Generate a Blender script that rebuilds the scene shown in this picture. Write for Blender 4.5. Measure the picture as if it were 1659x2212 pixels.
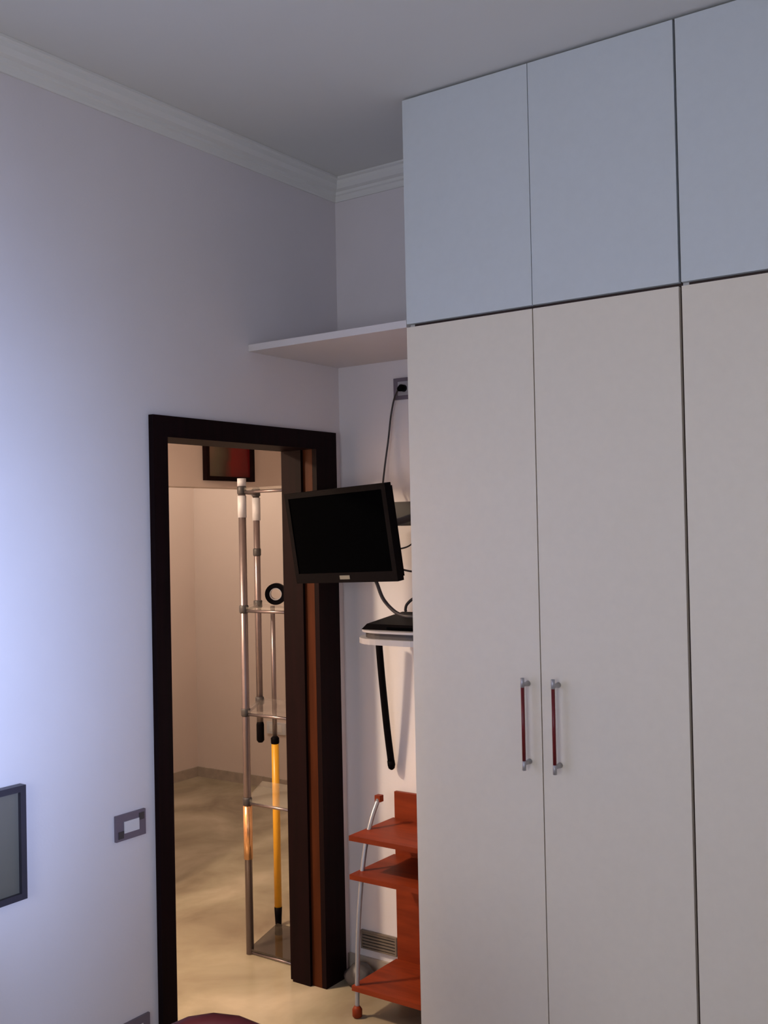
import bpy, bmesh, math
from mathutils import Vector, Matrix

# ---------------------------------------------------------------- clear
for o in list(bpy.data.objects):
    bpy.data.objects.remove(o, do_unlink=True)
scene = bpy.context.scene
COL = scene.collection

# ---------------------------------------------------------------- camera
YAW, PITCH, ROLL, FPX = 0.6126, 0.0169, -0.0206, 2290.68
CAM = Vector((2.5932, -3.39, 1.7608))
fw = Vector((-math.sin(YAW) * math.cos(PITCH), math.cos(YAW) * math.cos(PITCH), math.sin(PITCH)))
rt = fw.cross(Vector((0, 0, 1))).normalized()
up = rt.cross(fw)
r2 = math.cos(ROLL) * rt + math.sin(ROLL) * up
u2 = -math.sin(ROLL) * rt + math.cos(ROLL) * up
cd = bpy.data.cameras.new('camera')
cam = bpy.data.objects.new('camera', cd)
COL.objects.link(cam)
M = Matrix((r2, u2, -fw)).transposed().to_4x4()
M.translation = CAM
cam.matrix_world = M
cd.sensor_fit = 'VERTICAL'
cd.sensor_height = 36.0
cd.lens = FPX * 36.0 / 2212.0
cd.clip_start = 0.05
scene.camera = cam

# ---------------------------------------------------------------- world, light, exposure
w = bpy.data.worlds.new('world')
scene.world = w
w.use_nodes = True
bg = w.node_tree.nodes['Background']
bg.inputs[0].default_value = (0.75, 0.85, 1.0, 1)
bg.inputs[1].default_value = 1.0

H = 3.165                     # ceiling height
RX, BY = 3.35, -4.6           # right wall, rear wall
WY0, WY1, WZ0, WZ1 = -3.0, -1.8, 0.95, 2.25      # unseen window in the right wall
VX0, VX1 = 1.0, 2.3           # added window in the rear wall


def area(name, loc, sx, sy, power, color, rot, spread=180):
    l = bpy.data.lights.new(name, 'AREA')
    l.shape = 'RECTANGLE'
    l.size, l.size_y = sx, sy
    l.energy = power
    l.color = color
    l.spread = math.radians(spread)
    o = bpy.data.objects.new(name, l)
    COL.objects.link(o)
    o.location = loc
    o.rotation_euler = rot
    return o


# narrowed blue beam added at the unseen right window to brighten the left wall
area('added_window_beam', (RX - 0.02, (WY0 + WY1) / 2, 1.42), 1.15, 1.15, 17.5, (0.43, 0.57, 1.0), (0, math.radians(90), 0), 44)
# fill light at an added rear window, lights the wardrobe from the front
area('added_rear_fill', ((VX0 + VX1) / 2, BY + 0.02, 1.6), 1.25, 1.25, 23, (0.93, 0.95, 1.0), (math.radians(90), 0, 0), 180)

scene.view_settings.view_transform = 'Standard'
scene.view_settings.look = 'None'
scene.view_settings.gamma = 1.0
scene.view_settings.use_curve_mapping = False
scene.view_settings.exposure = 0.0

# ---------------------------------------------------------------- materials


def mat(name, color, rough=0.6, metal=0.0, var=0.0, vscale=8.0, bump=0.0, bscale=60.0, spec=0.5, coat=0.0):
    m = bpy.data.materials.new(name)
    m.use_nodes = True
    nt = m.node_tree
    b = nt.nodes['Principled BSDF']
    b.inputs['Roughness'].default_value = rough
    b.inputs['Metallic'].default_value = metal
    b.inputs['Specular IOR Level'].default_value = spec
    b.inputs['Coat Weight'].default_value = coat
    c = (*color, 1)
    b.inputs['Base Color'].default_value = c
    tc = nt.nodes.new('ShaderNodeTexCoord')
    if var > 0:
        n = nt.nodes.new('ShaderNodeTexNoise')
        n.inputs['Scale'].default_value = vscale
        n.inputs['Detail'].default_value = 4
        nt.links.new(tc.outputs['Object'], n.inputs['Vector'])
        r = nt.nodes.new('ShaderNodeValToRGB')
        r.color_ramp.elements[0].position = 0.3
        r.color_ramp.elements[1].position = 0.7
        r.color_ramp.elements[0].color = (*[x * (1 - var) for x in color], 1)
        r.color_ramp.elements[1].color = (*[min(1, x * (1 + var)) for x in color], 1)
        nt.links.new(n.outputs['Fac'], r.inputs['Fac'])
        nt.links.new(r.outputs['Color'], b.inputs['Base Color'])
    if bump > 0:
        n2 = nt.nodes.new('ShaderNodeTexNoise')
        n2.inputs['Scale'].default_value = bscale
        n2.inputs['Detail'].default_value = 3
        nt.links.new(tc.outputs['Object'], n2.inputs['Vector'])
        bp = nt.nodes.new('ShaderNodeBump')
        bp.inputs['Strength'].default_value = bump
        bp.inputs['Distance'].default_value = 0.002
        nt.links.new(n2.outputs['Fac'], bp.inputs['Height'])
        nt.links.new(bp.outputs['Normal'], b.inputs['Normal'])
    return m


def wood(name, dark, light, rough=0.35, scale=(30, 30, 2.0), coat=0.2, spec=0.5):
    m = bpy.data.materials.new(name)
    m.use_nodes = True
    nt = m.node_tree
    b = nt.nodes['Principled BSDF']
    b.inputs['Roughness'].default_value = rough
    b.inputs['Coat Weight'].default_value = coat
    b.inputs['Specular IOR Level'].default_value = spec
    tc = nt.nodes.new('ShaderNodeTexCoord')
    mp = nt.nodes.new('ShaderNodeMapping')
    mp.inputs['Scale'].default_value = scale
    n = nt.nodes.new('ShaderNodeTexNoise')
    n.inputs['Scale'].default_value = 1.5
    n.inputs['Detail'].default_value = 5
    r = nt.nodes.new('ShaderNodeValToRGB')
    r.color_ramp.elements[0].color = (*dark, 1)
    r.color_ramp.elements[1].color = (*light, 1)
    r.color_ramp.elements[0].position = 0.35
    r.color_ramp.elements[1].position = 0.7
    nt.links.new(tc.outputs['Object'], mp.inputs['Vector'])
    nt.links.new(mp.outputs['Vector'], n.inputs['Vector'])
    nt.links.new(n.outputs['Fac'], r.inputs['Fac'])
    nt.links.new(r.outputs['Color'], b.inputs['Base Color'])
    return m


def marble(name):
    m = bpy.data.materials.new(name)
    m.use_nodes = True
    nt = m.node_tree
    b = nt.nodes['Principled BSDF']
    b.inputs['Roughness'].default_value = 0.22
    tc = nt.nodes.new('ShaderNodeTexCoord')
    mp = nt.nodes.new('ShaderNodeMapping')
    mp.inputs['Rotation'].default_value = (0, 0, 0.6)
    mp.inputs['Scale'].default_value = (1.3, 1.0, 1)
    n = nt.nodes.new('ShaderNodeTexNoise')
    n.inputs['Scale'].default_value = 1.6
    n.inputs['Detail'].default_value = 6
    n.inputs['Distortion'].default_value = 0.5
    r = nt.nodes.new('ShaderNodeValToRGB')
    e = r.color_ramp.elements
    e[0].position, e[0].color = 0.3, (0.23, 0.17, 0.115, 1)
    e[1].position, e[1].color = 0.75, (0.64, 0.53, 0.40, 1)
    x = e.new(0.5)
    x.color = (0.39, 0.33, 0.23, 1)
    nt.links.new(tc.outputs['Object'], mp.inputs['Vector'])
    nt.links.new(mp.outputs['Vector'], n.inputs['Vector'])
    nt.links.new(n.outputs['Fac'], r.inputs['Fac'])
    nt.links.new(r.outputs['Color'], b.inputs['Base Color'])
    return m


def glass(name, color=(0.85, 0.95, 0.92), alpha=0.25, rough=0.05):
    m = bpy.data.materials.new(name)
    m.use_nodes = True
    nt = m.node_tree
    b = nt.nodes['Principled BSDF']
    b.inputs['Base Color'].default_value = (*color, 1)
    b.inputs['Roughness'].default_value = rough
    b.inputs['Alpha'].default_value = alpha
    b.inputs['Specular IOR Level'].default_value = 0.8
    return m


def picture_mat(name, stops, axis='Y', lo=0.0, hi=1.0):
    """flat printed picture: horizontal colour fields"""
    m = bpy.data.materials.new(name)
    m.use_nodes = True
    nt = m.node_tree
    b = nt.nodes['Principled BSDF']
    b.inputs['Roughness'].default_value = 0.35
    tc = nt.nodes.new('ShaderNodeTexCoord')
    sp = nt.nodes.new('ShaderNodeSeparateXYZ')
    mr = nt.nodes.new('ShaderNodeMapRange')
    mr.inputs[1].default_value = lo
    mr.inputs[2].default_value = hi
    ns = nt.nodes.new('ShaderNodeTexNoise')
    ns.inputs['Scale'].default_value = 9
    ad = nt.nodes.new('ShaderNodeMath')
    ad.operation = 'MULTIPLY_ADD'
    ad.inputs[1].default_value = 0.25
    r = nt.nodes.new('ShaderNodeValToRGB')
    els = r.color_ramp.elements
    els[0].position, els[0].color = stops[0][0], (*stops[0][1], 1)
    els[1].position, els[1].color = stops[-1][0], (*stops[-1][1], 1)
    for p, c in stops[1:-1]:
        x = els.new(p)
        x.color = (*c, 1)
    nt.links.new(tc.outputs['Object'], sp.inputs[0])
    nt.links.new(sp.outputs[axis], mr.inputs[0])
    nt.links.new(tc.outputs['Object'], ns.inputs['Vector'])
    nt.links.new(ns.outputs['Fac'], ad.inputs[0])
    nt.links.new(mr.outputs[0], ad.inputs[2])
    nt.links.new(ad.outputs[0], r.inputs['Fac'])
    nt.links.new(r.outputs['Color'], b.inputs['Base Color'])
    return m


WALL = mat('wall_paint', (0.765, 0.725, 0.755), 0.85, var=0.02, vscale=3, bump=0.15, bscale=120)
CEIL = mat('ceiling_paint', (0.72, 0.72, 0.70), 0.9, var=0.015, vscale=2)
CROWN = mat('plaster_cornice', (0.78, 0.78, 0.77), 0.8)
HALLW = mat('hall_wall_paint', (0.77, 0.655, 0.60), 0.85, var=0.02, vscale=3)
MARBLE = marble('marble_floor')
SKIRT = mat('skirting_stone', (0.45, 0.38, 0.32), 0.4, var=0.15, vscale=15)
DARKWOOD = wood('dark_door_wood', (0.007, 0.0028, 0.0035), (0.011, 0.0035, 0.0045), 0.55, coat=0.0, spec=0.06)
REFLWOOD = wood('door_wood_with_reflection', (0.048, 0.011, 0.003), (0.075, 0.018, 0.005), 0.5, coat=0.0, spec=0.1)  # dark door wood with the warm hall reflection put into its colour
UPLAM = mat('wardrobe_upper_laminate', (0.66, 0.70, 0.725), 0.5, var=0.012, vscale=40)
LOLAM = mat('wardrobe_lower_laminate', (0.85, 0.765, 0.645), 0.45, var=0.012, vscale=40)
CARC = mat('wardrobe_carcass_gap_shade', (0.05, 0.025, 0.02), 0.6, var=0.1)  # dark tone stands in for shade inside the door gaps
WHITE = mat('white_board', (0.80, 0.78, 0.77), 0.5, var=0.01)
SHELFW = mat('niche_shelf_board', (0.74, 0.69, 0.69), 0.55, var=0.01)
REDGRIP = mat('dark_red_lacquer', (0.16, 0.006, 0.010), 0.35, var=0.1, vscale=60)
GREYMET = mat('satin_grey_metal', (0.42, 0.41, 0.43), 0.4, 0.6, var=0.05, vscale=50)
BLACK = mat('black_plastic', (0.004, 0.003, 0.004), 0.5, var=0.1, vscale=30, spec=0.03)
SCREEN = mat('tv_screen', (0.0015, 0.0015, 0.0018), 0.6, var=0.05, spec=0.0)
LOGO = mat('tv_badge', (0.16, 0.17, 0.16), 0.4, 0.4)
DGREY = mat('dark_grey_plastic', (0.05, 0.045, 0.05), 0.45, var=0.1)
SILVER = mat('silver_plastic', (0.42, 0.41, 0.45), 0.4, 0.1, var=0.03)
CABLE = mat('cable_sheath', (0.035, 0.028, 0.032), 0.5, var=0.1)
CHERRY = wood('cherry_veneer', (0.17, 0.022, 0.005), (0.25, 0.036, 0.009), 0.5, (3, 20, 20), coat=0.0, spec=0.2)
TUBE = mat('grey_steel_tube', (0.36, 0.37, 0.42), 0.35, 0.5, var=0.04)
CHROME = mat('brushed_chrome', (0.27, 0.22, 0.23), 0.34, 0.8, var=0.04, vscale=40)
GLASS = glass('clear_shelf_glass', (0.62, 0.58, 0.52), 0.14)
BASEG = glass('smoked_base_glass', (0.06, 0.045, 0.035), 0.7)
SMOKE = glass('smoked_shelf_glass', (0.25, 0.21, 0.20), 0.34)
PALEPOLE = mat('pale_pole_section', (0.62, 0.62, 0.68), 0.45, var=0.03)  # pale bands around the upper poles
POLELIT = mat('pole_warm_light_tint', (0.95, 0.50, 0.24), 0.22, 0.75, var=0.12, vscale=18)  # warm light falling on the pole, put into its colour
PANE = glass('window_glass', (0.9, 0.95, 1.0), 0.12)
YELLOW = mat('yellow_plastic', (0.75, 0.36, 0.02), 0.35, var=0.04)
PLATE = mat('switch_plate_plastic', (0.16, 0.13, 0.17), 0.45, var=0.06)
ROCKER = mat('switch_rocker_plastic', (0.70, 0.70, 0.74), 0.4, var=0.02)
VENT = mat('vent_metal', (0.22, 0.18, 0.15), 0.5, 0.2, var=0.1)
CHAIRW = wood('mahogany_chair_wood', (0.075, 0.009, 0.008), (0.13, 0.018, 0.014), 0.5, (4, 4, 20), coat=0.0, spec=0.2)
PICFRAME = mat('blue_black_frame', (0.030, 0.028, 0.045), 0.4, var=0.1)
PICART = picture_mat('grey_green_print', [(0.0, (0.12, 0.115, 0.095)), (0.6, (0.14, 0.135, 0.115)), (1.0, (0.16, 0.15, 0.13))], 'Z', 0.75, 1.06)
HALLART = picture_mat('brown_red_print', [(0.05, (0.30, 0.19, 0.14)), (0.40, (0.13, 0.11, 0.075)), (0.58, (0.07, 0.035, 0.025)), (0.68, (0.20, 0.010, 0.010)), (1.0, (0.15, 0.006, 0.009))], 'Y', 0.535, 0.90)
LAMPW = mat('lamp_opal', (0.85, 0.8, 0.7), 0.5)

# ---------------------------------------------------------------- mesh helpers


def tri_box(bm, a, b, rot=None, org=None):
    x0, y0, z0 = a
    x1, y1, z1 = b
    vs = [bm.verts.new(v) for v in ((x0, y0, z0), (x1, y0, z0), (x1, y1, z0), (x0, y1, z0), (x0, y0, z1), (x1, y0, z1), (x1, y1, z1), (x0, y1, z1))]
    for f in ((0, 3, 2, 1), (4, 5, 6, 7), (0, 1, 5, 4), (1, 2, 6, 5), (2, 3, 7, 6), (3, 0, 4, 7)):
        bm.faces.new([vs[i] for i in f])
    return vs


def build(name, bm, material, parent=None, bevel=0.0, seg=2, smooth=False):
    if bevel > 0:
        bmesh.ops.bevel(bm, geom=[e for e in bm.edges if e.is_manifold and e.calc_face_angle(0) > 0.5], offset=bevel, segments=seg, affect='EDGES', profile=0.5)
    bmesh.ops.recalc_face_normals(bm, faces=bm.faces[:])
    me = bpy.data.meshes.new(name)
    bm.to_mesh(me)
    bm.free()
    me.materials.append(material)
    if smooth:
        for p in me.polygons:
            p.use_smooth = True
    o = bpy.data.objects.new(name, me)
    COL.objects.link(o)
    if parent is not None:
        o.parent = parent
        o.matrix_parent_inverse = Matrix.Translation(parent_world(parent)).inverted()
    return o


def parent_world(p):
    v = Vector(p.location)
    # parts are authored in world coordinates; empties only carry a location
    return v if p.parent is None else v


def boxes(name, lst, material, parent=None, bevel=0.0):
    bm = bmesh.new()
    for a, b in lst:
        tri_box(bm, a, b)
    return build(name, bm, material, parent, bevel)


def tube_bm(bm, pts, rad, seg=12, cap=True):
    pts = [Vector(p) for p in pts]
    rads = rad if isinstance(rad, (list, tuple)) else [rad] * len(pts)
    rings = []
    prev = None
    for i, p in enumerate(pts):
        t = (pts[min(i + 1, len(pts) - 1)] - pts[max(i - 1, 0)]).normalized()
        if prev is None:
            a = Vector((0, 0, 1)) if abs(t.z) < 0.9 else Vector((1, 0, 0))
            n = t.cross(a).normalized()
        else:
            n = (prev - t * prev.dot(t)).normalized()
        prev = n
        b = t.cross(n)
        rings.append([bm.verts.new(p + (n * math.cos(2 * math.pi * k / seg) + b * math.sin(2 * math.pi * k / seg)) * rads[i]) for k in range(seg)])
    for a, b in zip(rings, rings[1:]):
        for k in range(seg):
            bm.faces.new((a[k], a[(k + 1) % seg], b[(k + 1) % seg], b[k]))
    if cap:
        bm.faces.new(rings[0][::-1])
        bm.faces.new(rings[-1])


def tube(name, pts, rad, material, parent=None, seg=12):
    bm = bmesh.new()
    tube_bm(bm, pts, rad, seg)
    return build(name, bm, material, parent, smooth=True)


def smooth_path(pts, n=8):
    """Catmull-Rom through the points"""
    P = [Vector(p) for p in pts]
    P = [P[0] * 2 - P[1]] + P + [P[-1] * 2 - P[-2]]
    out = []
    for i in range(1, len(P) - 2):
        for k in range(n):
            t = k / n
            a, b, c, d = P[i - 1], P[i], P[i + 1], P[i + 2]
            out.append(0.5 * ((2 * b) + (c - a) * t + (2 * a - 5 * b + 4 * c - d) * t * t + (3 * b - a - 3 * c + d) * t ** 3))
    out.append(P[-2])
    return out


def prism(name, outline, z0, z1, material, parent=None, bevel=0.0):
    bm = bmesh.new()
    lo = [bm.verts.new((x, y, z0)) for x, y in outline]
    hi = [bm.verts.new((x, y, z1)) for x, y in outline]
    bm.faces.new(lo[::-1])
    bm.faces.new(hi)
    n = len(lo)
    for i in range(n):
        bm.faces.new((lo[i], lo[(i + 1) % n], hi[(i + 1) % n], hi[i]))
    return build(name, bm, material, parent, bevel)


def rrect(x0, y0, x1, y1, r, seg=8):
    out = []
    for cx, cy, a0 in ((x1 - r, y0 + r, -90), (x1 - r, y1 - r, 0), (x0 + r, y1 - r, 90), (x0 + r, y0 + r, 180)):
        for k in range(seg + 1):
            a = math.radians(a0 + 90 * k / seg)
            out.append((cx + r * math.cos(a), cy + r * math.sin(a)))
    return out


def thing(name, label, cat, loc, group=None):
    o = bpy.data.objects.new(name, None)
    COL.objects.link(o)
    o.location = loc
    o.empty_display_size = 0.05
    o['label'] = label
    o['category'] = cat
    if group:
        o['group'] = group
    return o


def tag(o, label, cat, group=None):
    o['label'] = label
    o['category'] = cat
    if group:
        o['group'] = group
    return o


def struct(o, label=None):
    o['kind'] = 'structure'
    if label:
        o['label'] = label
    return o


# ================================================================ ROOM SHELL
T = 0.135                     # left wall thickness
DY0, DY1, DZ = -0.955, -0.180, 2.08      # clear door opening
HX, HY0, HY1, HLX = -3.0, -2.6, 2.15, -1.3
struct(boxes('floor', [((HX - 0.1, -4.75, -0.06), (RX + 0.2, HY1 + 0.1, 0))], MARBLE), 'glossy tan marble floor')
struct(boxes('ceiling', [((-0.0, BY, H), (RX, 0, H + 0.1))], CEIL), 'plain grey white ceiling')
struct(boxes('wall_left', [((-T, BY, 0), (0, DY0 - 0.015, H)), ((-T, DY1 + 0.015, 0), (0, HY1, H)), ((-T, DY0 - 0.015, DZ + 0.015), (0, DY1 + 0.015, H))], WALL), 'pale lilac white wall with the doorway')
struct(boxes('wall_back', [((0, 0, 0), (RX + 0.2, 0.15, H))], WALL), 'pale wall behind the niche')
struct(boxes('wall_right', [((RX, BY, 0), (RX + 0.2, WY0, H)), ((RX, WY1, 0), (RX + 0.2, 0, H)), ((RX, WY0, 0), (RX + 0.2, WY1, WZ0)), ((RX, WY0, WZ1), (RX + 0.2, WY1, H))], WALL), 'pale wall with the unseen window')
struct(boxes('wall_rear', [((-T, BY - 0.15, 0), (VX0, BY, H)), ((VX1, BY - 0.15, 0), (RX + 0.2, BY, H)), ((VX0, BY - 0.15, 0), (VX1, BY, WZ0)), ((VX0, BY - 0.15, WZ1), (VX1, BY, H))], WALL), 'pale wall behind the viewer')

# unseen window housing the added beam
win = struct(bpy.data.objects.new('window_1', None), 'unseen white framed window in the right wall')
COL.objects.link(win)
win.location = (RX + 0.1, (WY0 + WY1) / 2, WZ0)
f = 0.05
ym = (WY0 + WY1) / 2
boxes('window_frame', [((RX + 0.07, WY0, WZ0), (RX + 0.13, WY0 + f, WZ1)), ((RX + 0.07, WY1 - f, WZ0), (RX + 0.13, WY1, WZ1)), ((RX + 0.07, WY0 + f, WZ0), (RX + 0.13, WY1 - f, WZ0 + f)), ((RX + 0.07, WY0 + f, WZ1 - f), (RX + 0.13, WY1 - f, WZ1)), ((RX + 0.07, ym - 0.03, WZ0 + f), (RX + 0.13, ym + 0.03, WZ1 - f))], WHITE, win)
boxes('pane', [((RX + 0.095, WY0 + f, WZ0 + f), (RX + 0.10, ym - 0.03, WZ1 - f))], PANE, win)
boxes('pane', [((RX + 0.095, ym + 0.03, WZ0 + f), (RX + 0.10, WY1 - f, WZ1 - f))], PANE, win)

win2 = struct(bpy.data.objects.new('added_window', None), 'unseen white framed window added in the rear wall for fill light')  # unseen window added to hold the fill light
COL.objects.link(win2)
win2.location = ((VX0 + VX1) / 2, BY - 0.08, WZ0)
xm = (VX0 + VX1) / 2
boxes('window_frame', [((VX0, BY - 0.11, WZ0), (VX0 + f, BY - 0.05, WZ1)), ((VX1 - f, BY - 0.11, WZ0), (VX1, BY - 0.05, WZ1)), ((VX0 + f, BY - 0.11, WZ0), (VX1 - f, BY - 0.05, WZ0 + f)), ((VX0 + f, BY - 0.11, WZ1 - f), (VX1 - f, BY - 0.05, WZ1)), ((xm - 0.03, BY - 0.11, WZ0 + f), (xm + 0.03, BY - 0.05, WZ1 - f))], WHITE, win2)
boxes('pane', [((VX0 + f, BY - 0.083, WZ0 + f), (xm - 0.03, BY - 0.078, WZ1 - f))], PANE, win2)
boxes('pane', [((xm + 0.03, BY - 0.083, WZ0 + f), (VX1 - f, BY - 0.078, WZ1 - f))], PANE, win2)

# cornice, profile (distance from wall, drop from ceiling)
prof = [(0.0, 0.0), (0.062, 0.0), (0.062, 0.008), (0.052, 0.012), (0.049, 0.026), (0.038, 0.040), (0.022, 0.046), (0.020, 0.056), (0.013, 0.060), (0.009, 0.074), (0.006, 0.080), (0.0, 0.080)]


def cornice(name, path):
    """path of (x,y,(dx,dy)) where (dx,dy) is the direction away from the wall"""
    bm = bmesh.new()
    rings = []
    for x, y, dx, dy in path:
        rings.append([bm.verts.new((x + dx * a, y + dy * a, H - 0.0005 - b)) for a, b in prof])
    n = len(prof)
    for a, b in zip(rings, rings[1:]):
        for k in range(n):
            bm.faces.new((a[k], a[(k + 1) % n], b[(k + 1) % n], b[k]))
    bm.faces.new(rings[0][::-1])
    bm.faces.new(rings[-1])
    return build(name, bm, CROWN)


struct(cornice('trim_1', [(0.0005, BY, 1, 0), (0.0005, 0, 1, -1)]), 'moulded plaster cornice along the left wall')
struct(cornice('trim_2', [(0, -0.0005, 1, -1), (0.685, -0.0005, 0, -1)]), 'moulded plaster cornice above the niche')
struct(boxes('baseboard_left', [((0.0005, BY, 0), (0.012, DY0 - 0.08, 0.08))], SKIRT), 'brown stone skirting')
struct(boxes('baseboard_back', [((0.0, -0.012, 0), (0.685, -0.0005, 0.08))], SKIRT), 'brown stone skirting in the niche')

# ---------------------------------------------------------------- doorway
door = struct(bpy.data.objects.new('door_1', None), 'dark wooden door frame without a visible leaf')
COL.objects.link(door)
door.location = (-T / 2, (DY0 + DY1) / 2, 0)
OY0, OY1, OZ = -1.018, -0.052, 2.15
boxes('casing', [((0.0005, OY0, 0), (0.022, DY0, DZ))], DARKWOOD, door, 0.004)
boxes('casing', [((0.0005, DY1, 0), (0.022, OY1, DZ))], DARKWOOD, door, 0.004)
boxes('casing', [((0.0005, OY0, DZ), (0.022, OY1, OZ))], DARKWOOD, door, 0.004)
boxes('casing', [((-T - 0.022, OY0, 0), (-T - 0.0005, DY0, DZ))], DARKWOOD, door, 0.004)
boxes('casing', [((-T - 0.022, DY1, 0), (-T - 0.0005, OY1 - 0.03, DZ))], DARKWOOD, door, 0.004)
boxes('casing', [((-T - 0.022, OY0, DZ), (-T - 0.0005, OY1 - 0.03, OZ))], DARKWOOD, door, 0.004)
boxes('jamb', [((-T, DY0 - 0.014, 0), (0.0, DY0, DZ + 0.014))], DARKWOOD, door)
boxes('jamb', [((-T, DY1, 0), (0.0, DY1 + 0.014, DZ + 0.014))], REFLWOOD, door)  # reflected hall glow painted onto this jamb
boxes('head_jamb', [((-T, DY0, DZ), (0.0, DY1, DZ + 0.014))], DARKWOOD, door)
boxes('door_stop', [((-T, DY1 - 0.014, 0), (-0.046, DY1 - 0.0003, DZ - 0.001))], DARKWOOD, door, 0.003)
boxes('door_stop', [((-T, DY0 + 0.0003, 0), (-0.046, DY0 + 0.014, DZ - 0.001))], DARKWOOD, door, 0.003)

# ================================================================ HALL BEYOND THE DOOR
HH = 2.95
struct(boxes('wall_hall_far', [((HX - 0.1, HY1, 0), (-T, HY1 + 0.1, HH))], HALLW), 'peach far wall seen through the door')
struct(boxes('wall_hall_left', [((HX - 0.1, HY0, 0), (HX, HY1, HH))], HALLW), 'peach side wall seen through the door')
struct(boxes('wall_hall_near', [((HX - 0.1, HY0 - 0.1, 0), (-T, HY0, HH))], HALLW), 'peach end wall of the corridor')
struct(boxes('wall_hall_lintel', [((HLX - 0.12, HY0, 0), (HLX, 0.05, HH)), ((HLX - 0.12, 1.85, 0), (HLX, HY1, HH)), ((HLX - 0.12, 0.05, 2.0), (HLX, 1.85, HH))], HALLW), 'peach corridor wall with a wide opening under a lintel')
struct(boxes('ceiling_hall', [((HX - 0.1, HY0 - 0.1, HH), (-T, HY1 + 0.1, HH + 0.1))], CEIL), 'hall ceiling')
struct(boxes('baseboard_hall_far', [((HX, HY1 - 0.012, 0), (-T, HY1 - 0.0005, 0.07))], SKIRT), 'brown skirting on the far hall wall')
struct(boxes('baseboard_hall_left', [((HX + 0.0005, HY0, 0), (HX + 0.012, HY1 - 0.012, 0.07))], SKIRT), 'brown skirting on the side hall wall')


def ceiling_lamp(name, loc, drop, power, color, label, globe=False):
    t = thing(name, label, 'lamp', loc)
    x, y, z = loc
    tube('ceiling_rose', [(x, y, z - 0.001), (x, y, z - 0.03)], [0.06, 0.05], WHITE, t, 20)
    zb = z - drop
    if drop > 0.2:
        tube('cord', [(x, y, z - 0.03), (x, y, zb)], 0.004, WHITE, t, 8)
    tube('shade', [(x, y, zb), (x, y, zb - 0.02), (x, y, zb - 0.06), (x, y, zb - 0.09), (x, y, zb - 0.10)], [0.05, 0.12, 0.14, 0.09, 0.02], LAMPW, t, 24)
    l = bpy.data.lights.new(name + '_light', 'POINT' if globe else 'AREA')
    if globe:
        l.shadow_soft_size = 0.1
    else:
        l.shape = 'DISK'                                  # opal disc shining downwards
        l.size = 0.22
    l.energy = power
    l.color = color
    o = bpy.data.objects.new(name + '_light', l)
    COL.objects.link(o)
    o.location = (x, y, zb - (0.26 if globe else 0.11))
    return t


ceiling_lamp('ceiling_lamp', (-0.93, -1.40, HH), 0.45, 63, (1.0, 0.78, 0.55), 'opal pendant lamp in the corridor')
ceiling_lamp('ceiling_lamp', (-2.2, 0.9, HH), 0.03, 26, (1.0, 0.84, 0.68), 'unseen round opal ceiling lamp added in the space beyond the lintel', True)  # unseen lamp added to brighten the far hall walls

# picture on the lintel
pic = thing('picture', 'dark framed picture in brown and deep red above the hall opening', 'picture', (HLX, 0.62, 2.035))
y0, y1, z0, z1 = 0.535, 0.90, 2.035, 2.36
fr = 0.022
boxes('frame', [((HLX + 0.001, y0, z0), (HLX + 0.03, y0 + fr, z1)), ((HLX + 0.001, y1 - fr, z0), (HLX + 0.03, y1, z1)), ((HLX + 0.001, y0 + fr, z0), (HLX + 0.03, y1 - fr, z0 + fr)), ((HLX + 0.001, y0 + fr, z1 - fr), (HLX + 0.03, y1 - fr, z1))], DARKWOOD, pic)
boxes('print', [((HLX + 0.001, y0 + fr, z0 + fr), (HLX + 0.014, y1 - fr, z1 - fr))], HALLART, pic)

# white socket on the far hall wall
so = thing('wall_socket', 'white wall socket low on the far hall wall', 'socket', (-2.24, HY1, 0.38))
boxes('plate', [((-2.32, HY1 - 0.012, 0.375), (-2.15, HY1 - 0.001, 0.455))], ROCKER, so, 0.004)
boxes('insert', [((-2.29, HY1 - 0.016, 0.39), (-2.18, HY1 - 0.0115, 0.44))], WHITE, so, 0.002)

# ---------------------------------------------------------------- glass shelving unit
et = thing('glass_shelf_unit', 'chrome and glass shelving unit standing just beyond the doorway', 'shelf unit', (-0.46, -0.075, 0))
A = (-0.465, -0.078)
B = (-0.622, 0.185)
quad = [(-0.465, -0.085), (-0.19, -0.085), (-0.19, 0.195), (-0.625, 0.195)]
SZ = [0.020, 0.64, 1.012, 1.445, 1.945]
for z in SZ:
    if z < 0.1:
        prism('base_plate', [quad[0], quad[1], quad[2], (-0.552, 0.195)], z - 0.004, z + 0.004, BASEG, et)
    else:
        prism('glass_shelf', quad, z - 0.005, z + 0.005, SMOKE if 0.9 < z < 1.2 else GLASS, et)
    # metal rails carrying the pane
    d = (Vector((B[0], B[1], 0)) - Vector((A[0], A[1], 0)))
    tube('rail', [(A[0], A[1], z - 0.013), (-0.19, A[1], z - 0.013)], 0.0065, CHROME, et, 8)
    if z > 0.9:
        tube('rail', [(A[0], A[1], z - 0.013), (B[0], B[1], z - 0.013)], 0.0065, CHROME, et, 8)
tube('pole', [(A[0], A[1], 0.0), (A[0], A[1], 1.985)], 0.0160, CHROME, et, 16)
tube('pole', [(B[0], B[1], 0.845), (B[0], B[1], 1.965)], 0.0145, CHROME, et, 16)
tube('pole', [(-0.20, A[1], 0.0), (-0.20, A[1], 1.97)], 0.0125, CHROME, et, 16)
tube('pole', [(-0.20, 0.185, 0.0), (-0.20, 0.185, 1.97)], 0.0125, CHROME, et, 16)
tube('pole_foot', [(B[0], B[1], 0.82), (B[0], B[1], 0.83), (B[0], B[1], 0.90), (B[0], B[1], 0.915)], [0.010, 0.0175, 0.0175, 0.014], BLACK, et, 12)
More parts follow.
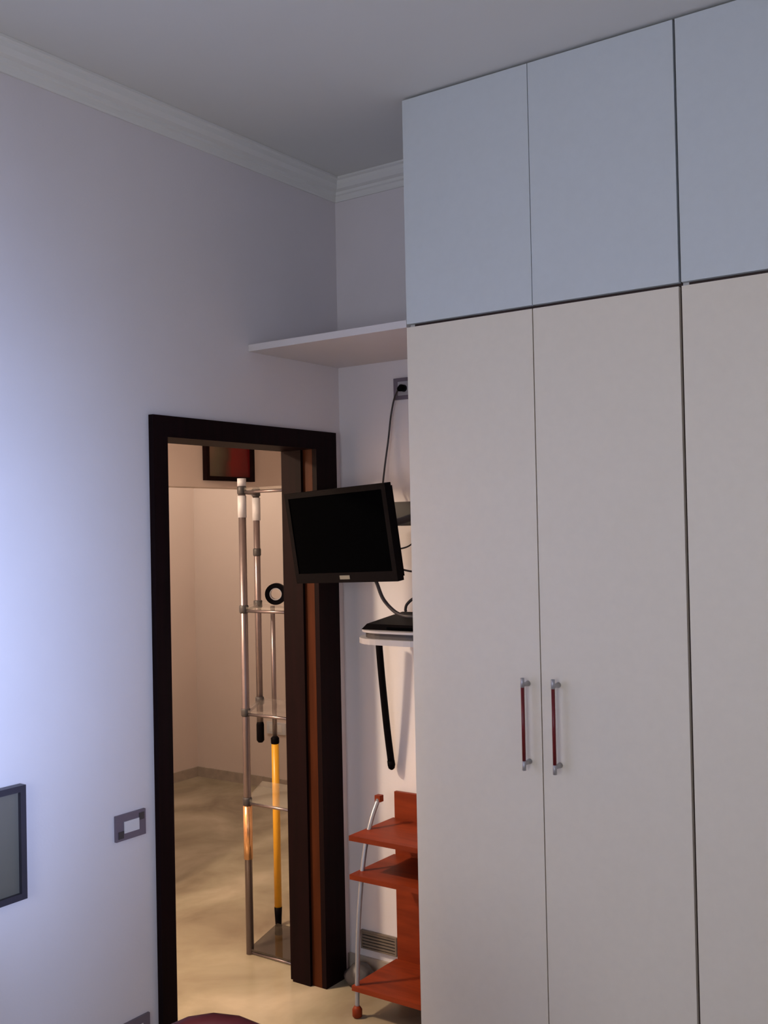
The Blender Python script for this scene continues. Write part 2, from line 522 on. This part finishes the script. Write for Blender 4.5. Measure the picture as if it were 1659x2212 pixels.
for (x, y) in (A, B):
    for z in SZ[1:]:
        if (x, y) == B and z < 0.9:
            continue
        tube('joint', [(x, y, z - 0.022), (x, y, z - 0.018), (x, y, z + 0.008), (x, y, z + 0.012)], [0.0170, 0.0200, 0.0200, 0.0170], DGREY, et, 12)
tube('joint', [(B[0], B[1], 1.655), (B[0], B[1], 1.66), (B[0], B[1], 1.685), (B[0], B[1], 1.69)], [0.0155, 0.018, 0.018, 0.0155], DGREY, et, 12)

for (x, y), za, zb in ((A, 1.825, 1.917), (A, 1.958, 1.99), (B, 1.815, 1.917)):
    tube('pole_section', [(x, y, za), (x, y, zb)], 0.0185, PALEPOLE, et, 16)
sl = tube('pole_section', [(A[0], A[1], 0.395), (A[0], A[1], 0.616)], 0.0190, POLELIT, et, 16)  # stretch of pole with its warm lighting painted orange
sl['label'] = 'orange stretch of the pole with warm light painted in'

# ring shaped roll on the second shelf
rg = thing('tape_roll', 'dark ring-shaped roll standing on the glass shelf beside the doorway', 'roll', (-0.40, 0.07, 1.4505))
bm = bmesh.new()
cx, cy, cz = -0.405, 0.06, 1.4505 + 0.046
ax = Vector((0.57, -0.82, 0)).normalized()          # roll axis, towards the room
sd = Vector((0.82, 0.57, 0)).normalized()
N = 28
ringv = []
for k in range(N):
    a = 2 * math.pi * k / N
    dirv = sd * math.cos(a) + Vector((0, 0, 1)) * math.sin(a)
    c0 = Vector((cx, cy, cz))
    ringv.append([bm.verts.new(c0 + dirv * r + ax * s) for r, s in ((0.046, -0.02), (0.046, 0.02), (0.026, 0.02), (0.026, -0.02))])
for k in range(N):
    a, b = ringv[k], ringv[(k + 1) % N]
    for j in range(4):
        bm.faces.new((a[j], a[(j + 1) % 4], b[(j + 1) % 4], b[j]))
build('roll_band', bm, BLACK, rg)
bm = bmesh.new()
ringv = []
for k in range(N):
    a = 2 * math.pi * k / N
    dirv = sd * math.cos(a) + Vector((0, 0, 1)) * math.sin(a)
    c0 = Vector((cx, cy, cz))
    ringv.append([bm.verts.new(c0 + dirv * r + ax * s) for r, s in ((0.0258, -0.02), (0.0258, 0.02), (0.023, 0.02), (0.023, -0.02))])
for k in range(N):
    a, b = ringv[k], ringv[(k + 1) % N]
    for j in range(4):
        bm.faces.new((a[j], a[(j + 1) % 4], b[(j + 1) % 4], b[j]))
build('roll_core', bm, SILVER, rg)

# telescopic mop handle behind the unit
mp_ = thing('mop_handle', 'yellow stick with grey upper tube and black tip behind the glass shelves', 'mop', (-0.575, 0.225, 0))
mx, my = -0.570, 0.224
tube('lower_tube', [(mx, my, 0.075), (mx, my, 0.825)], 0.0165, YELLOW, mp_, 16)
tube('collar', [(mx, my, 0.812), (mx, my, 0.818), (mx, my, 0.838), (mx, my, 0.845)], [0.017, 0.019, 0.019, 0.012], BLACK, mp_, 16)
tube('upper_tube', [(mx, my, 0.835), (mx, my, 1.43)], 0.0105, CHROME, mp_, 16)
tube('tip', [(mx, my, 0.0), (mx, my, 0.01), (mx, my, 0.05), (mx, my, 0.085)], [0.012, 0.014, 0.016, 0.0175], BLACK, mp_, 16)

# ================================================================ WARDROBE
YW = -0.5342
XS = [0.6903, 1.1454, 1.5978, 2.053, 2.508, 2.9605, 3.348]
ZM, DT = 2.4205, 0.019
GAP = 0.0045


def door_panel(x0, x1, z0, z1, m, parent, g0, g1, gz0, gz1):
    return boxes('door', [((x0 + g0, YW, z0 + gz0), (x1 - g1, YW + DT, z1 - gz1))], m, parent, 0.0012)


def bar_handle(parent, x, z0, z1):
    yb = YW - 0.036
    grip = tube('handle', [(x, yb, z0 + 0.027), (x, yb, z1 - 0.027)], 0.0055, REDGRIP, parent, 14)
    for za, zb, zs in ((z0, z0 + 0.029, z0 + 0.021), (z1 - 0.029, z1, z1 - 0.021)):
        e = bmesh.new()
        tube_bm(e, [(x, yb, za), (x, yb, za + 0.001), (x, yb, zb - 0.001), (x, yb, zb)], [0.0045, 0.0062, 0.0062, 0.0045], 14)
        tube_bm(e, [(x, yb, zs), (x, yb + 0.014, zs), (x, YW - 0.0003, zs)], [0.0055, 0.006, 0.0085], 14)
        ends = build('handle_mount', e, GREYMET, parent, smooth=True)
        ends['label'] = 'grey metal handle mount'
    grip['label'] = 'dark red bar grip'


words = ['nearest the niche', 'second from the niche', 'farthest from the niche']
for i in range(3):
    xa, xm, xb = XS[2 * i], XS[2 * i + 1], XS[2 * i + 2]
    # lower unit
    lo = thing('wardrobe_cabinet', ['tall cream wardrobe unit with a pair of red-gripped handles, beside the niche', 'tall cream wardrobe unit to the right of the handled pair', 'tall cream wardrobe unit at the window end'][i], 'wardrobe', (xm, YW / 2, 0), 'lower wardrobe units')
    b0 = YW + DT + 0.004
    carc = [((xa + 0.018, b0 + 0.0, 0.0), (xa + 0.03, -0.004, ZM - 0.012)), ((xb - 0.03, b0, 0.0), (xb - 0.001, -0.004, ZM - 0.012)), ((xa + 0.03, -0.014, 0.0), (xb - 0.03, -0.004, ZM - 0.012)), ((xa + 0.03, b0, ZM - 0.03), (xb - 0.03, -0.014, ZM - 0.012)), ((xa + 0.03, b0, 0.06), (xb - 0.03, -0.014, 0.08)), ((xm - 0.009, b0, 0.08), (xm + 0.009, -0.014, ZM - 0.03))]
    boxes('carcass', carc, CARC, lo)
    boxes('side_panel', [((xa + 0.001, b0, 0.0), (xa + 0.018, -0.004, ZM - 0.012))], WHITE, lo)
    boxes('plinth', [((xa + 0.03, YW + 0.05, 0.0), (xb - 0.03, YW + 0.066, 0.06))], DGREY, lo)
    d1 = door_panel(xa, xm, 0.065, ZM, LOLAM, lo, 0.001 if i == 0 else GAP, 0.0018, 0, 0.0055)
    d2 = door_panel(xm, xb, 0.065, ZM, LOLAM, lo, 0.0018, GAP, 0, 0.0055)
    bar_handle(d1, xm - 0.0435, 1.037, 1.312)
    bar_handle(d2, xm + 0.0565, 1.036, 1.314)
    # upper unit
    upc = thing('wardrobe_top_cabinet', ['blue-grey cupboard reaching the ceiling above the handled wardrobe doors', 'blue-grey cupboard under the ceiling, second from the niche', 'blue-grey cupboard under the ceiling at the window end'][i], 'cupboard', (xm, YW / 2, ZM - 0.012), 'upper wardrobe units')
    z0, z1 = ZM - 0.0115, H - 0.012
    carc = [((xa + 0.018, b0, z0), (xa + 0.03, -0.004, z1)), ((xb - 0.03, b0, z0), (xb - 0.001, -0.004, z1)), ((xa + 0.03, -0.014, z0), (xb - 0.03, -0.004, z1)), ((xa + 0.03, b0, z1 - 0.018), (xb - 0.03, -0.014, z1)), ((xa + 0.03, b0, z0), (xb - 0.03, -0.014, z0 + 0.018)), ((xm - 0.009, b0, z0 + 0.018), (xm + 0.009, -0.014, z1 - 0.018))]
    boxes('carcass', carc, CARC, upc)
    boxes('side_panel', [((xa + 0.001, b0, z0), (xa + 0.018, -0.004, z1))], WHITE, upc)
    door_panel(xa, xm, ZM, H, UPLAM, upc, 0.001 if i == 0 else GAP * 0.8, 0.0012, 0.0055, 0.009)
    door_panel(xm, xb, ZM, H, UPLAM, upc, 0.0012, GAP * 0.8, 0.0055, 0.009)

# ---------------------------------------------------------------- shelf bridging the niche
sh = boxes('niche_shelf', [((0.0008, YW + 0.001, ZM - 0.004), (0.689, -0.0008, ZM + 0.020))], SHELFW, None, 0.003)
tag(sh, 'white board shelf bridging the niche between left wall and wardrobe', 'shelf')

# ================================================================ NICHE CONTENTS
# wall socket with plug, high up
sk = thing('wall_socket', 'grey socket plate with a plug high in the niche beside the wardrobe', 'socket', (0.325, 0, 2.26))
boxes('plate', [((0.276, -0.012, 2.262), (0.396, -0.001, 2.345))], PLATE, sk, 0.003)
boxes('insert', [((0.298, -0.015, 2.277), (0.374, -0.0115, 2.33))], SILVER, sk, 0.002)
tube('plug', [(0.327, -0.0145, 2.303), (0.327, -0.035, 2.303), (0.325, -0.048, 2.296)], [0.014, 0.014, 0.009], BLACK, sk, 12)

# TV: screen centre and axes
TC = Vector((0.291, -0.40, 1.743))
Rz = Matrix.Rotation(-0.169, 3, 'Z')
Rx_ = Matrix.Rotation(0.132, 3, 'X')
Ry_ = Matrix.Rotation(-0.036, 3, 'Y')
TM = (Rz @ Rx_ @ Ry_)
TW, TH = 0.530, 0.337


def tvp(x, y, z):
    return TC + TM @ Vector((x, y, z))


def tvbox(name, lst, m, parent, bevel=0.0):
    bm = bmesh.new()
    for a, b in lst:
        tri_box(bm, a, b)
    for v in bm.verts:
        v.co = tvp(*v.co)
    return build(name, bm, m, parent, bevel)


tv = thing('television', 'black flat television on a swing arm in front of the door frame', 'television', tuple(TC + Vector((0, 0.1, -0.17))))
bz = 0.020
tvbox('bezel', [((-TW / 2, 0, -TH / 2), (-TW / 2 + bz, 0.03, TH / 2)), ((TW / 2 - bz, 0, -TH / 2), (TW / 2, 0.03, TH / 2)), ((-TW / 2 + bz, 0, TH / 2 - bz), (TW / 2 - bz, 0.03, TH / 2)), ((-TW / 2 + bz, 0, -TH / 2), (TW / 2 - bz, 0.03, -TH / 2 + 0.036))], BLACK, tv, 0.003)
tvbox('screen', [((-TW / 2 + bz, 0.004, -TH / 2 + 0.036), (TW / 2 - bz, 0.012, TH / 2 - bz))], SCREEN, tv)
tvbox('back_cover', [((-TW / 2 + 0.012, 0.03, -TH / 2 + 0.012), (TW / 2 - 0.012, 0.048, TH / 2 - 0.012)), ((-0.16, 0.048, -0.12), (0.16, 0.066, 0.10))], BLACK, tv, 0.006)
tvbox('badge', [((-0.022, -0.0012, -TH / 2 + 0.012), (0.030, 0.0, -TH / 2 + 0.026))], LOGO, tv)
# swing arm
arm = thing('tv_wall_bracket', 'dark swing arm holding the television from the niche wall', 'bracket', (0.44, 0, 1.72))
boxes('wall_plate', [((0.40, -0.014, 1.69), (0.47, -0.001, 1.90))], DGREY, arm, 0.003)
boxes('bracket_box', [((0.325, -0.10, 1.775), (0.485, -0.0145, 1.865))], DGREY, arm, 0.006)
pe = tvp(0.03, 0.072, 0.0)
tube('arm', [(0.43, -0.06, 1.82), (0.42, -0.20, 1.79), (pe.x, pe.y, pe.z)], 0.014, DGREY, arm, 12)
tvbox('mount_plate', [((-0.05, 0.067, -0.06), (0.10, 0.074, 0.06))], DGREY, arm)

# cables
pl = tvp(0.205, 0.035, TH / 2 - 0.02)
c1 = tube('power_cable', smooth_path([(0.322, -0.052, 2.290), (0.290, -0.030, 2.262), (0.268, -0.022, 2.20), (0.258, -0.028, 2.11), (0.247, -0.034, 2.03), (0.245, -0.05, 1.95), (0.262, -0.09, 1.87), (0.285, -0.16, 1.80), (0.30, -0.25, 1.76)], 8), 0.0036, CABLE)
tag(c1, 'thin dark power cable running from the high socket down behind the television', 'cable')
c2 = tube('signal_cable', smooth_path([(0.325, -0.265, 1.63), (0.343, -0.26, 1.593), (0.357, -0.26, 1.565), (0.382, -0.26, 1.512), (0.426, -0.26, 1.471), (0.466, -0.26, 1.455), (0.509, -0.26, 1.452), (0.56, -0.24, 1.453)], 8), 0.0068, CABLE)
tag(c2, 'thick dark cable drooping from the television to the black set-top box', 'cable')
c3 = tube('thin_cable', smooth_path([(0.45, -0.03, 1.775), (0.470, -0.03, 1.68), (0.474, -0.03, 1.60), (0.47, -0.03, 1.55), (0.45, -0.05, 1.525), (0.405, -0.09, 1.505), (0.378, -0.10, 1.482), (0.370, -0.10, 1.462), (0.372, -0.10, 1.454)], 8), 0.0055, CABLE)
tag(c3, 'short dark cable curling along the wardrobe side down to the set-top box', 'cable')
c4 = tube('thin_cable', smooth_path([(0.462, -0.075, 1.775), (0.44, -0.11, 1.735), (0.425, -0.15, 1.70), (0.41, -0.22, 1.69), (0.40, -0.30, 1.70)], 6), 0.003, CABLE)
tag(c4, 'thin cable looping under the swing arm behind the television', 'cable')
c5 = tube('thin_cable', smooth_path([(0.46, -0.30, 1.63), (0.50, -0.27, 1.614), (0.54, -0.26, 1.612), (0.57, -0.26, 1.622), (0.60, -0.25, 1.66)], 6), 0.0035, CABLE)
tag(c5, 'thin cable end looping beside the lower right corner of the television', 'cable')

# tray with set-top box
tr = thing('wall_tray', 'rounded silver tray fixed to the niche wall below the television', 'tray', (0.44, 0, 1.33))
TX0, TX1, TY0 = 0.236, 0.640, -0.315
prism('lower_plate', rrect(TX0 + 0.004, TY0 + 0.004, TX1, -0.002, 0.14), 1.350, 1.370, SILVER, tr, 0.006)
prism('slot', rrect(TX0 + 0.03, TY0 + 0.022, TX1 - 0.02, -0.004, 0.12), 1.3702, 1.3908, DGREY, tr)
prism('upper_plate', rrect(TX0 + 0.012, TY0 + 0.010, TX1, -0.002, 0.14), 1.391, 1.399, SILVER, tr, 0.002)
stb = thing('set_top_box', 'black wedge-shaped set-top box on the silver tray', 'set-top box', (0.45, -0.13, 1.3995))
bm = bmesh.new()
vs = [bm.verts.new(v) for v in ((0.285, -0.265, 1.3995), (0.60, -0.265, 1.3995), (0.60, -0.03, 1.3995), (0.30, -0.03, 1.3995), (0.292, -0.240, 1.418), (0.59, -0.24, 1.418), (0.585, -0.04, 1.448), (0.315, -0.04, 1.448))]
for fi in ((0, 3, 2, 1), (4, 5, 6, 7), (0, 1, 5, 4), (1, 2, 6, 5), (2, 3, 7, 6), (3, 0, 4, 7)):
    bm.faces.new([vs[i] for i in fi])
build('case', bm, BLACK, stb, 0.005)
boxes('front_window', [((0.40, -0.2685, 1.4030), (0.52, -0.2655, 1.4110))], SCREEN, stb)

# black rod hanging below the tray
rod = thing('black_rod', 'black slightly leaning rod hanging under the silver tray on the wall', 'rod', (0.226, -0.03, 0.83))
tube('shaft', smooth_path([(0.236, -0.090, 1.3495), (0.237, -0.075, 1.20), (0.239, -0.050, 1.0), (0.241, -0.030, 0.87)], 6), [0.0135] * 19, BLACK, rod, 14)
tube('end_cap', [(0.240, -0.030, 0.872), (0.241, -0.028, 0.855), (0.2412, -0.0275, 0.842), (0.2415, -0.027, 0.836)], [0.0145, 0.0150, 0.012, 0.004], BLACK, rod, 14)

# low vent on the niche wall
vt = thing('wall_vent', 'small brown slatted vent low on the niche wall behind the cart', 'vent', (0.15, 0, 0.115))
vx0, vx1, vz0, vz1 = 0.064, 0.235, 0.112, 0.184
boxes('frame', [((vx0, -0.012, vz0), (vx0 + 0.007, -0.001, vz1)), ((vx1 - 0.007, -0.012, vz0), (vx1, -0.001, vz1)), ((vx0 + 0.007, -0.012, vz0), (vx1 - 0.007, -0.001, vz0 + 0.006)), ((vx0 + 0.007, -0.012, vz1 - 0.006), (vx1 - 0.007, -0.001, vz1))], VENT, vt)
boxes('backing', [((vx0 + 0.007, -0.003, vz0 + 0.006), (vx1 - 0.007, -0.001, vz1 - 0.006))], DGREY, vt)
n = 5
for k in range(n):
    z = vz0 + 0.006 + (k + 0.25) * (vz1 - vz0 - 0.012) / n
    boxes('slat', [((vx0 + 0.007, -0.010, z), (vx1 - 0.007, -0.004, z + 0.007))], VENT, vt)

# cherry wood cart with slanted tube legs
ct = thing('cart', 'cherry wood cart with slanted grey tube legs in the niche', 'cart', (0.46, -0.16, 0))
CX0, CX1, CY0, CY1 = 0.246, 0.676, -0.315, -0.030
TP = [(-0.147, 0.750), (-0.19, 0.690), (-0.232, 0.600), (-0.262, 0.480), (-0.285, 0.330), (-0.298, 0.15), (-0.303, 0.03)]


def tube_y(z):
    for (ya, za), (yb, zb) in zip(TP, TP[1:]):
        if zb <= z <= za:
            return ya + (yb - ya) * (za - z) / (za - zb)
    return TP[-1][0]


for z in (0.655, 0.515, 0.115):
    boxes('shelf', [((CX0 + 0.0, CY0, z - 0.018), (CX1, CY1, z))], CHERRY, ct, 0.002)
boxes('back_panel', [((CX0 + 0.006, CY1 + 0.0005, 0.06), (CX1 - 0.006, CY1 + 0.016, 0.755))], CHERRY, ct, 0.002)
for x in (CX0 + 0.014, CX1 - 0.014):
    lg = tube('leg', smooth_path([(x, y, z) for y, z in TP], 6), 0.0085, TUBE, ct, 14)
    boxes('leg_cap', [((x - 0.012, TP[0][0] - 0.006, 0.742), (x + 0.012, TP[0][0] + 0.018, 0.766))], CHERRY, ct, 0.003)
    tube('foot', [(x, TP[-1][0], 0.0), (x, TP[-1][0], 0.006), (x, TP[-1][0], 0.03), (x, TP[-1][0], 0.042)], [0.012, 0.018, 0.018, 0.010], CHERRY, ct, 14)

# small dark bag on the floor behind the cart leg
bgm = bmesh.new()
bmesh.ops.create_icosphere(bgm, subdivisions=3, radius=1.0)
for v in bgm.verts:
    x, y, z = v.co
    k = 1 + 0.10 * math.sin(5 * x + 3 * z) + 0.07 * math.sin(7 * y - 4 * z)
    v.co = Vector((0.115 + 0.062 * x * k, -0.085 + 0.05 * y * k, max(0.0, 0.040 + 0.046 * z * k)))
bag = build('dark_bundle', bgm, DGREY, None, smooth=True)
tag(bag, 'small dark grey bundle on the floor in the niche corner', 'bundle')

# ================================================================ LEFT WALL ITEMS
# light switch
sw = thing('light_switch', 'light switch with dark plate and white rocker left of the door', 'switch', (0, -1.125, 0.81))
sy0, sy1, sz0, sz1 = -1.186, -1.066, 0.812, 0.892
boxes('plate', [((0.0008, sy0, sz0), (0.010, sy1, sz1))], PLATE, sw, 0.003)
boxes('rocker', [((0.0105, sy0 + 0.030, sz0 + 0.022), (0.014, sy1 - 0.030, sz1 - 0.022))], ROCKER, sw, 0.0015)
boxes('module', [((0.0102, sy1 - 0.028, sz1 - 0.030), (0.0125, sy1 - 0.008, sz1 - 0.008))], DGREY, sw, 0.001)
boxes('module', [((0.0102, sy0 + 0.008, sz0 + 0.008), (0.0125, sy0 + 0.028, sz0 + 0.030))], DGREY, sw, 0.001)
# low socket
ls = thing('wall_socket', 'dark socket plate low on the left wall beside the door frame', 'socket', (0, -1.12, 0.17))
boxes('plate', [((0.0008, -1.185, 0.165), (0.010, -1.062, 0.247))], PLATE, ls, 0.003)
boxes('insert', [((0.0105, -1.155, 0.187), (0.013, -1.092, 0.225))], ROCKER, ls, 0.0015)
# picture cut by the frame
pf = thing('picture', 'dark framed grey-green picture on the left wall at the photo edge', 'picture', (0, -1.75, 0.745))
py0, py1, pz0, pz1 = -1.98, -1.523, 0.745, 1.064
fr = 0.018
boxes('frame', [((0.001, py0, pz0), (0.028, py0 + fr, pz1)), ((0.001, py1 - fr, pz0), (0.028, py1, pz1)), ((0.001, py0 + fr, pz0), (0.028, py1 - fr, pz0 + fr)), ((0.001, py0 + fr, pz1 - fr), (0.028, py1 - fr, pz1))], PICFRAME, pf)
boxes('print', [((0.001, py0 + fr, pz0 + fr), (0.016, py1 - fr, pz1 - fr))], PICART, pf)

# ================================================================ ROUND-BACK CHAIR (only its crest shows)
ch = thing('chair', 'dark red wooden chair with a rounded back, just showing at the bottom edge', 'chair', (1.05, -2.0, 0))
C0 = Vector((1.14, -1.93, 0))
ux = Vector((0.82, 0.57, 0)).normalized()           # chair width direction
uy = Vector((0.57, -0.82, 0)).normalized()          # towards the seat front (away from the door)


def cp(a, b, z):
    v = C0 + ux * a + uy * b
    return (v.x, v.y, z)


R = 0.175
zc = 0.819 - R
pts = [cp(-R, 0, 0.44)] + [cp(-R, -0.01, 0.55)]
for k in range(0, 13):
    a = math.pi - math.pi * k / 12
    pts.append(cp(R * math.cos(a), -0.03, zc + R * math.sin(a)))
pts += [cp(R, -0.01, 0.55), cp(R, 0, 0.44)]
tube('back_hoop', pts, 0.017, CHAIRW, ch, 14)
bm = bmesh.new()
front, back = [], []
for k in range(25):
    a = 2 * math.pi * k / 24
    if k == 24:
        break
    x = (R - 0.012) * math.cos(a)
    z = zc + (R - 0.012) * math.sin(a) if math.sin(a) > 0 else zc + 0.10 * math.sin(a)
    front.append(bm.verts.new(cp(x, -0.022, z)))
    back.append(bm.verts.new(cp(x, -0.036, z)))
bm.faces.new(front)
bm.faces.new(back[::-1])
for k in range(24):
    bm.faces.new((front[k], front[(k + 1) % 24], back[(k + 1) % 24], back[k]))
build('back_panel', bm, CHAIRW, ch)
bm = bmesh.new()
lo_, hi_ = [], []
for k in range(28):
    a = 2 * math.pi * k / 28
    ca, sa = math.cos(a), math.sin(a)
    x = 0.205 * math.copysign(abs(ca) ** 0.7, ca)
    y = 0.19 + 0.20 * math.copysign(abs(sa) ** 0.7, sa)
    lo_.append(bm.verts.new(cp(x, y, 0.425)))
    hi_.append(bm.verts.new(cp(x, y, 0.455)))
bm.faces.new(lo_[::-1])
bm.faces.new(hi_)
for k in range(28):
    bm.faces.new((lo_[k], lo_[(k + 1) % 28], hi_[(k + 1) % 28], hi_[k]))
build('seat', bm, CHAIRW, ch, 0.006)
for sx in (-1, 1):
    for b, bo in ((0.05, -0.02), (0.33, 0.37)):
        tube('leg', [cp(sx * 0.16, b, 0.424), cp(sx * 0.185, bo, 0.0)], [0.018, 0.013], CHAIRW, ch, 12)
